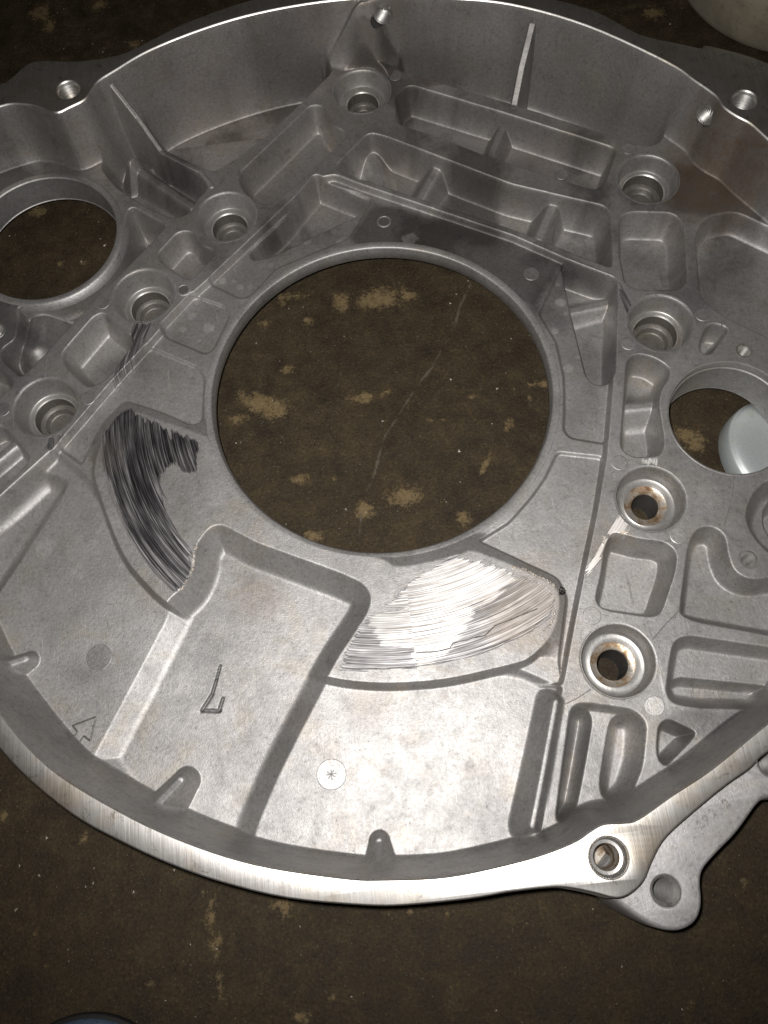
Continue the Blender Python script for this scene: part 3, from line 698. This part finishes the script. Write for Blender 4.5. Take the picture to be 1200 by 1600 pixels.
# ------------------------------------------------------------------ lower lug beyond the flange
LZ = .022
LUG = [(940, 1372), (965, 1401), (1000, 1428), (1033, 1445), (1060, 1448), (1083, 1437), (1092, 1413), (1088, 1375), (1093, 1353), (1120, 1323), (1147, 1297), (1183, 1245), (1200, 1239), (1240, 1236), (1300, 1200), (1360, 1150), (1300, 1080), (1120, 1180), (1000, 1290)]
tp = [(1041, 1392, .0066), (1207, 1190, .0070)]
th_ = [(*at(x, y, LZ)[:2], r) for x, y, r in tp]
slab(rounded(ats(LUG, LZ), .006), [circ(*h, 36) for h in th_], LZ, [(.0006, LZ-.0003), (.0014, LZ-.0012), (.0020, LZ-.003), (.0030, LZ-.018), (.0034, -.020)], M_LUG, 'lug', housing)
for x, y, r in th_:
    part('thread', *lathe([(r+.0002, LZ-.0002), (r-.0006, LZ-.0014)]+threads(r-.0006, LZ-.0016, LZ-.05, .0020, .0012, .05), x, y, 40), M_THREAD, auto=15)
# embossed digits on the lug
def text(body, px, py, z, dx, dy, size, m, parent):
    cu = bpy.data.curves.new('t', 'FONT'); cu.body = body; cu.size = size; cu.extrude = .0004; cu.offset = .00012; cu.align_x = 'CENTER'; cu.resolution_u = 3
    to = bpy.data.objects.new('t', cu); col.objects.link(to)
    me = bpy.data.meshes.new_from_object(to.evaluated_get(bpy.context.evaluated_depsgraph_get())); bpy.data.objects.remove(to)
    p = at(px, py, z); q = at(px+dx, py+dy, z); a = math.atan2(q[1]-p[1], q[0]-p[0])
    me.transform(Matrix.Translation((p[0], p[1], z)) @ Matrix.Rotation(a, 4, 'Z')); me.materials.clear()
    return link('cast_digit', me, m, parent)
for px, py in ((1099, 1294), (1108, 1286), (1118, 1276), (1139, 1261)):
    text('2', px, py, LZ+.0001, 10, -8, .0052, M_PART, housing)

# ------------------------------------------------------------------ floor
FX0, FX1, FY0, FY1 = -.36, .44, -.42, .60
FDX = .0014
fx = np.arange(FX0, FX1, FDX); fy = np.arange(FY0, FY1, FDX); FXX, FYY = np.meshgrid(fx, fy)
WORN = np.full(FXX.shape, -1.0)
def patch(px, py, rx, ry, rot, z=FLOOR):
    c = at(px, py, z)[:2]; ex = at(px+rx, py, z)[:2]-c; ey = at(px, py+ry, z)[:2]-c
    rx, ry = np.linalg.norm(ex), np.linalg.norm(ey); a = math.radians(rot)
    x, y = FXX-c[0], FYY-c[1]; u = (x*math.cos(a)+y*math.sin(a))/rx; v = (-x*math.sin(a)+y*math.cos(a))/ry
    s = 1-np.sqrt(u*u+v*v); WORN[:] = np.maximum(WORN, np.clip(s*.8*(min(rx, ry)/.006)**.3, -1, 1))
for q in [(595, 467, 44, 18, 5), (640, 463, 20, 9, 10), (570, 473, 14, 14, 0), (535, 470, 20, 15, 20), (460, 462, 24, 7, -6), (440, 466, 8, 12, 0), (482, 503, 8, 7, 0), (414, 505, 9, 7, 0), (405, 630, 44, 16, -22), (425, 640, 22, 18, 0), (372, 655, 14, 8, 10), (565, 622, 24, 10, 0), (600, 615, 13, 5, 20),
          (632, 775, 27, 18, 15), (568, 800, 15, 18, 0), (470, 748, 15, 9, -15), (793, 665, 11, 11, 0), (723, 808, 11, 14, 30), (770, 445, 20, 7, -15), (833, 600, 10, 5, 10), (850, 600, 9, 6, 0), (827, 620, 4, 8, 0), (690, 657, 10, 4, 0), (741, 620, 9, 4, 0), (758, 727, 5, 22, -28), (670, 657, 11, 4, 0), (448, 577, 10, 7, -30), (525, 748, 8, 5, 0),
          (485, 838, 20, 9, -8), (1075, 680, 24, 14, -25), (1085, 690, 18, 18, 0), (65, 20, 18, 16, 0), (155, 10, 14, 8, 30), (78, 40, 10, 12, 0), (60, 330, 20, 14, 0), (130, 410, 10, 7, 0), (95, 412, 8, 6, 0), (445, 1420, 14, 24, 12), (440, 1410, 24, 12, 0), (330, 1430, 12, 40, -4), (336, 1475, 16, 34, 5), (346, 1540, 9, 36, 3), (318, 1395, 6, 10, 0),
          (520, 1560, 14, 10, 35), (470, 1590, 20, 16, 0), (132, 1310, 9, 14, -30), (6, 1275, 9, 14, 0), (55, 1460, 7, 9, 0), (235, 1537, 10, 7, 0), (72, 1510, 6, 6, 0), (700, 1430, 10, 7, 0), (640, 1425, 6, 8, 0), (820, 1440, 12, 5, -50), (960, 1300, 5, 18, 25), (1165, 1380, 12, 12, 0), (1080, 1570, 16, 9, 0), (1020, 20, 20, 10, 0), (890, 20, 40, 10, -10), (210, 70, 10, 6, 0), (108, 68, 4, 4, 0)]:
    k_ = 1.0 if 330 < q[0] < 865 and 390 < q[1] < 865 or q[1] < 110 or q[0] > 1050 and q[1] < 720 else .72
    patch(q[0], q[1], q[2]*k_, q[3]*k_, q[4])
CRACK = [(650, 400), (645, 425), (735, 445), (718, 480), (708, 518), (690, 545), (675, 575), (655, 598), (642, 618), (622, 650), (602, 680), (594, 705), (585, 740), (573, 768), (565, 800), (560, 850)]
cr = [at(x, y, FLOOR)[:2] for x, y in CRACK[2:]]
cd, _ = seg(cr, [0]*len(cr), FXX, FYY)
cd += (vnoise(FXX, FYY, .006, 5)-.5)*.0012
ny, nx = FXX.shape; idx = np.arange(ny*nx).reshape(ny, nx)
FF = np.stack([idx[:-1, :-1], idx[:-1, 1:], idx[1:, 1:], idx[1:, :-1]], -1).reshape(-1, 4)
FZ = FLOOR+(vnoise(FXX, FYY, .03, 3)-.5)*.0008+(vnoise(FXX, FYY, .008, 4)-.5)*.0003
me = bpy.data.meshes.new('floor'); me.vertices.add(nx*ny); me.vertices.foreach_set('co', np.stack([FXX, FYY, FZ], -1).ravel().astype(np.float32))
me.loops.add(FF.size); me.loops.foreach_set('vertex_index', FF.ravel().astype(np.int32)); me.polygons.add(len(FF)); me.polygons.foreach_set('loop_start', np.arange(0, FF.size, 4, dtype=np.int32))
me.update(calc_edges=True); me.shade_smooth()
for k, a in (('worn', WORN), ('crack', np.clip(cd, 0, .02))):
    q = me.attributes.new(k, 'FLOAT', 'POINT'); q.data.foreach_set('value', a.ravel().astype(np.float32))
def floor_material():
    m, nt, b = mat("stained_concrete"); co = nd(nt, 'ShaderNodeTexCoord').outputs['Object']
    n1 = noise(nt, co, 9, 5, .6); n2 = noise(nt, co, 75, 5, .7, .3); n3 = noise(nt, co, 620, 4, .7); n4 = noise(nt, co, 1500, 2, .6)
    c = ramp(nt, n2, [(.3, (.023, .0152, .0068)), (.5, (.041, .0284, .0134)), (.72, (.064, .0455, .0225))])
    c = mixc(nt, .7, c, ramp(nt, n1, [(.3, (.82, .78, .74)), (.65, (1.06, 1.05, 1.02))]), 'MULTIPLY')
    c = mixc(nt, .8, c, ramp(nt, n3, [(.28, (.35, .33, .3)), (.48, (1, 1, 1)), (.60, (1.25, 1.25, 1.25)), (.70, (2.3, 2.3, 2.2))]), 'MULTIPLY')
    spk = ramp(nt, noise(nt, co, 820, 3, .75), [(.64, (0, 0, 0)), (.70, (1, 1, 1))])
    c = mixc(nt, math_(nt, 'MULTIPLY', spk, .7), c, (.19, .155, .10))
    # grey scuffs
    sc = ramp(nt, noise(nt, co, 48, 7, .78, .4), [(.655, (0, 0, 0)), (.70, (1, 1, 1))])
    c = mixc(nt, math_(nt, 'MULTIPLY', sc, .45), c, (.12, .10, .07))
    wk = math_(nt, 'ADD', attr(nt, 'worn'), math_(nt, 'ADD', math_(nt, 'MULTIPLY', math_(nt, 'SUBTRACT', noise(nt, co, 120, 5, .7), .5), 1.9), math_(nt, 'MULTIPLY', math_(nt, 'SUBTRACT', noise(nt, co, 520, 5, .8), .5), 2.6)))
    wm = mapr(nt, wk, .02, .50, 0, 1)
    wc = ramp(nt, noise(nt, co, 320, 4, .7), [(.3, (.07, .042, .018)), (.42, (.19, .132, .06)), (.7, (.25, .18, .09))])
    c = mixc(nt, math_(nt, 'MULTIPLY', wm, .78), c, wc)
    ck = math_(nt, 'ADD', attr(nt, 'crack'), math_(nt, 'MULTIPLY', math_(nt, 'SUBTRACT', noise(nt, co, 260, 4, .7), .45), .0020))
    km = mapr(nt, ck, .0001, .0008, 1, 0)
    c = mixc(nt, math_(nt, 'MULTIPLY', km, .68), c, (.135, .112, .08))
    nt.links.new(c, b.inputs['Base Color']); b.inputs['Specular IOR Level'].default_value = .35
    nt.links.new(mapr(nt, n2, .3, .7, .62, .85), b.inputs['Roughness'])
    h = math_(nt, 'ADD', math_(nt, 'MULTIPLY', n3, .7), math_(nt, 'ADD', math_(nt, 'MULTIPLY', n4, .4), math_(nt, 'MULTIPLY', n2, .5)))
    nt.links.new(bump(nt, h, .8, .0011), b.inputs['Normal']); return m
M_FLOOR = floor_material()
fo = link('floor', me, M_FLOOR); fo['kind'] = 'structure'; fo['label'] = 'dark brown stained concrete floor with worn tan patches'
# concrete beyond the close-up area
R = 2.2
V = [(FX0, FY0, 0), (FX1, FY0, 0), (FX1, FY1, 0), (FX0, FY1, 0), (-R, -R, 0), (R, -R, 0), (R, R, 0), (-R, R, 0)]
V = [(a, b_, FLOOR) for a, b_, _ in V]
fo2 = link('floor', mesh('floor', V, [(4, 5, 1, 0), (5, 6, 2, 1), (6, 7, 3, 2), (7, 4, 0, 3)]), M_FLOOR); fo2['kind'] = 'structure'; fo2['label'] = 'concrete floor beyond the housing'
# grit
mg, nt, b = mat("pale_grit"); b.inputs['Base Color'].default_value = (.5, .46, .38, 1); b.inputs['Roughness'].default_value = .7
V = []; F = []
rs = np.random.RandomState(3)
for i in range(1500):
    x = rs.uniform(-.26, .32); y = rs.uniform(-.34, .45); s = .00022*(1+rs.rand()**6*4.0); a = rs.rand()*6.28
    q = np.array([[1.3, 0, 0], [-.6, .8, 0], [-.7, -.7, 0], [.1, 0, .9]])*s*rs.uniform(.7, 1.2, (4, 1)); R_ = np.array([[math.cos(a), -math.sin(a), 0], [math.sin(a), math.cos(a), 0], [0, 0, 1]])
    q = (R_ @ q.T).T+np.array([x, y, FLOOR+.0002]); o_ = len(V); V += q.tolist(); F += [(o_, o_+1, o_+3), (o_+1, o_+2, o_+3), (o_+2, o_, o_+3)]
g = link('grit', mesh('grit', V, F, False), mg); g['kind'] = 'stuff'; g['label'] = 'pale specks of grit scattered on the dark floor'; g['category'] = 'grit'

# ------------------------------------------------------------------ shiny disc under the right-hand hole
md, nt, b = mat("zinc_plate"); co = nd(nt, 'ShaderNodeTexCoord').outputs['Object']
n = noise(nt, co, 90, 5, .6); n_ = noise(nt, co, 900, 3, .7)
c = ramp(nt, n, [(.30, (.55, .54, .46)), (.42, (.66, .70, .68)), (.7, (.72, .77, .78))])
c = mixc(nt, .4, c, ramp(nt, n_, [(.3, (.5, .5, .5)), (.45, (1, 1, 1))]), 'MULTIPLY')
nt.links.new(c, b.inputs['Base Color']); b.inputs['Metallic'].default_value = .6; nt.links.new(mapr(nt, n, .3, .7, .58, .46), b.inputs['Roughness'])
pz = FLOOR+.012
e = ats([(1111, 705), (1123, 673), (1140, 655), (1158, 642), (1113, 722)], pz); dc = fitcircle(e)
print('disc', dc)
dr_ = max(.02, min(dc[2], .05)); dirv = np.array([dc[0], dc[1]])-e[0]; dirv /= np.linalg.norm(dirv); ctr = e[0]+dirv*dr_
disc = thing('metal_disc', 'shiny zinc plated round metal disc on the floor inside the small right hole', 'metal disc', (ctr[0], ctr[1], FLOOR))
r = dr_
prof = [(r-.001, 0), (r, .001), (r, .0095), (r-.0004, .0104), (r-.0012, .011)]+[(r*math.cos(t)*.96, .011+r*.14*math.sin(t)) for t in (.12, .3, .5, .7, .9, 1.1, 1.3, 1.45, 1.56)]
o = link('dished_face', mesh('dished_face', *lathe(prof[4:], 0, 0, 64)), md, disc)
o = link('edge', mesh('edge', *lathe(prof[:5], 0, 0, 64)), md, disc)
disc.rotation_euler = (math.radians(-5), math.radians(18), 0); disc.location.z = FLOOR+.009

# ------------------------------------------------------------------ tub at the top right
mt, nt, b = mat("dirty_plastic"); co = nd(nt, 'ShaderNodeTexCoord').outputs['Object']
n = noise(nt, co, 30, 5, .65); n_ = noise(nt, co, 300, 3, .6)
c = ramp(nt, n, [(.3, (.22, .19, .14)), (.6, (.36, .31, .23))]); c = mixc(nt, .5, c, ramp(nt, n_, [(.3, (.5, .5, .5)), (.45, (1, 1, 1))]), 'MULTIPLY')
nt.links.new(c, b.inputs['Base Color']); b.inputs['Roughness'].default_value = .55
TR = .11
e = ats([(1068, 0), (1080, 20), (1107, 44), (1142, 62), (1200, 86)], FLOOR+.004); cc = fitcircle(e)
rr = max(.07, min(cc[2], .16)); mid = e[2]; dv = np.array([cc[0], cc[1]])-mid; dv /= np.linalg.norm(dv); ctr = mid+dv*rr
tub = thing('tub', 'grey brown round tub standing on the floor at the top right corner', 'tub', (ctr[0], ctr[1], FLOOR))
prof = [(.0001, .002), (rr-.012, .001), (rr-.004, .003), (rr, .009), (rr+.001, .03), (rr+.0016, .034), (rr+.0016, .040), (rr+.001, .042), (rr+.003, .06), (rr+.005, .11), (rr+.008, .113), (rr+.008, .118), (rr+.003, .119), (rr+.001, .112), (rr-.004, .02), (.0001, .018)]
o = link('tub_wall', mesh('tub_wall', *lathe(prof[:10], 0, 0, 96)), mt, tub); autosmooth(o, 40)
o = link('tub_rim', mesh('tub_rim', *lathe(prof[9:], 0, 0, 96)), mt, tub); autosmooth(o, 40)

# ------------------------------------------------------------------ toe of a shoe at the bottom left
ms, nt, b = mat("blue_cloth"); co = nd(nt, 'ShaderNodeTexCoord').outputs['Object']
n = noise(nt, co, 500, 3, .7); wv = noise(nt, co, 1600, 2, .5)
nt.links.new(mixc(nt, .6, ramp(nt, n, [(.3, (.09, .15, .25)), (.7, (.20, .29, .42))]), ramp(nt, wv, [(.35, (.6, .6, .6)), (.6, (1, 1, 1))]), 'MULTIPLY'), b.inputs['Base Color'])
b.inputs['Roughness'].default_value = .9; nt.links.new(bump(nt, wv, .6, .0006), b.inputs['Normal'])
mk, nt, b = mat("black_rubber"); b.inputs['Base Color'].default_value = (.012, .011, .010, 1); b.inputs['Roughness'].default_value = .7
tz = FLOOR+.03
tip = at(128, 1583, FLOOR+.003); tip2 = at(128, 1640, FLOOR+.003)
shoe = thing('shoe', 'rounded toe of a blue cloth shoe with black sole edge', 'shoe', (tip[0], tip[1], FLOOR))
ang = math.atan2(tip2[1]-tip[1], tip2[0]-tip[0])
def shoe_loop(inset, z, L=.12):
    pts = []
    for k in range(25):
        t = math.pi*(k/24)-math.pi/2; pts.append((.044-(.044-inset)*math.cos(t)*1.0, (.044-inset)*math.sin(t), z))
    pts = [(.044-(.044-inset)*math.cos(math.pi*(k/24)-math.pi/2), (.044-inset)*math.sin(math.pi*(k/24)-math.pi/2), z) for k in range(25)]
    pts.append((L, .035-inset, z)); pts.insert(0, (L, -.035+inset, z)); return pts
def loops(Ls, cap=True):
    V = []; F = []; n = len(Ls[0])
    for l in Ls: V += l
    for j in range(len(Ls)-1):
        for k in range(n): F.append((j*n+k, j*n+(k+1) % n, (j+1)*n+(k+1) % n, (j+1)*n+k))
    if cap: F.append(tuple(range((len(Ls)-1)*n, len(Ls)*n)))
    return V, F
sole = link('sole', mesh('sole', *loops([shoe_loop(.001, 0), shoe_loop(0, .001), shoe_loop(0, .0035), shoe_loop(.0008, .0042), shoe_loop(.005, .0043)])), mk, shoe)
upp = link('upper', mesh('upper', *loops([shoe_loop(.0022, .0038), shoe_loop(.0024, .008), shoe_loop(.0045, .015), shoe_loop(.009, .021), shoe_loop(.017, .025), shoe_loop(.028, .0275), shoe_loop(.040, .0285)])), ms, shoe)
shoe.rotation_euler = (0, 0, ang)
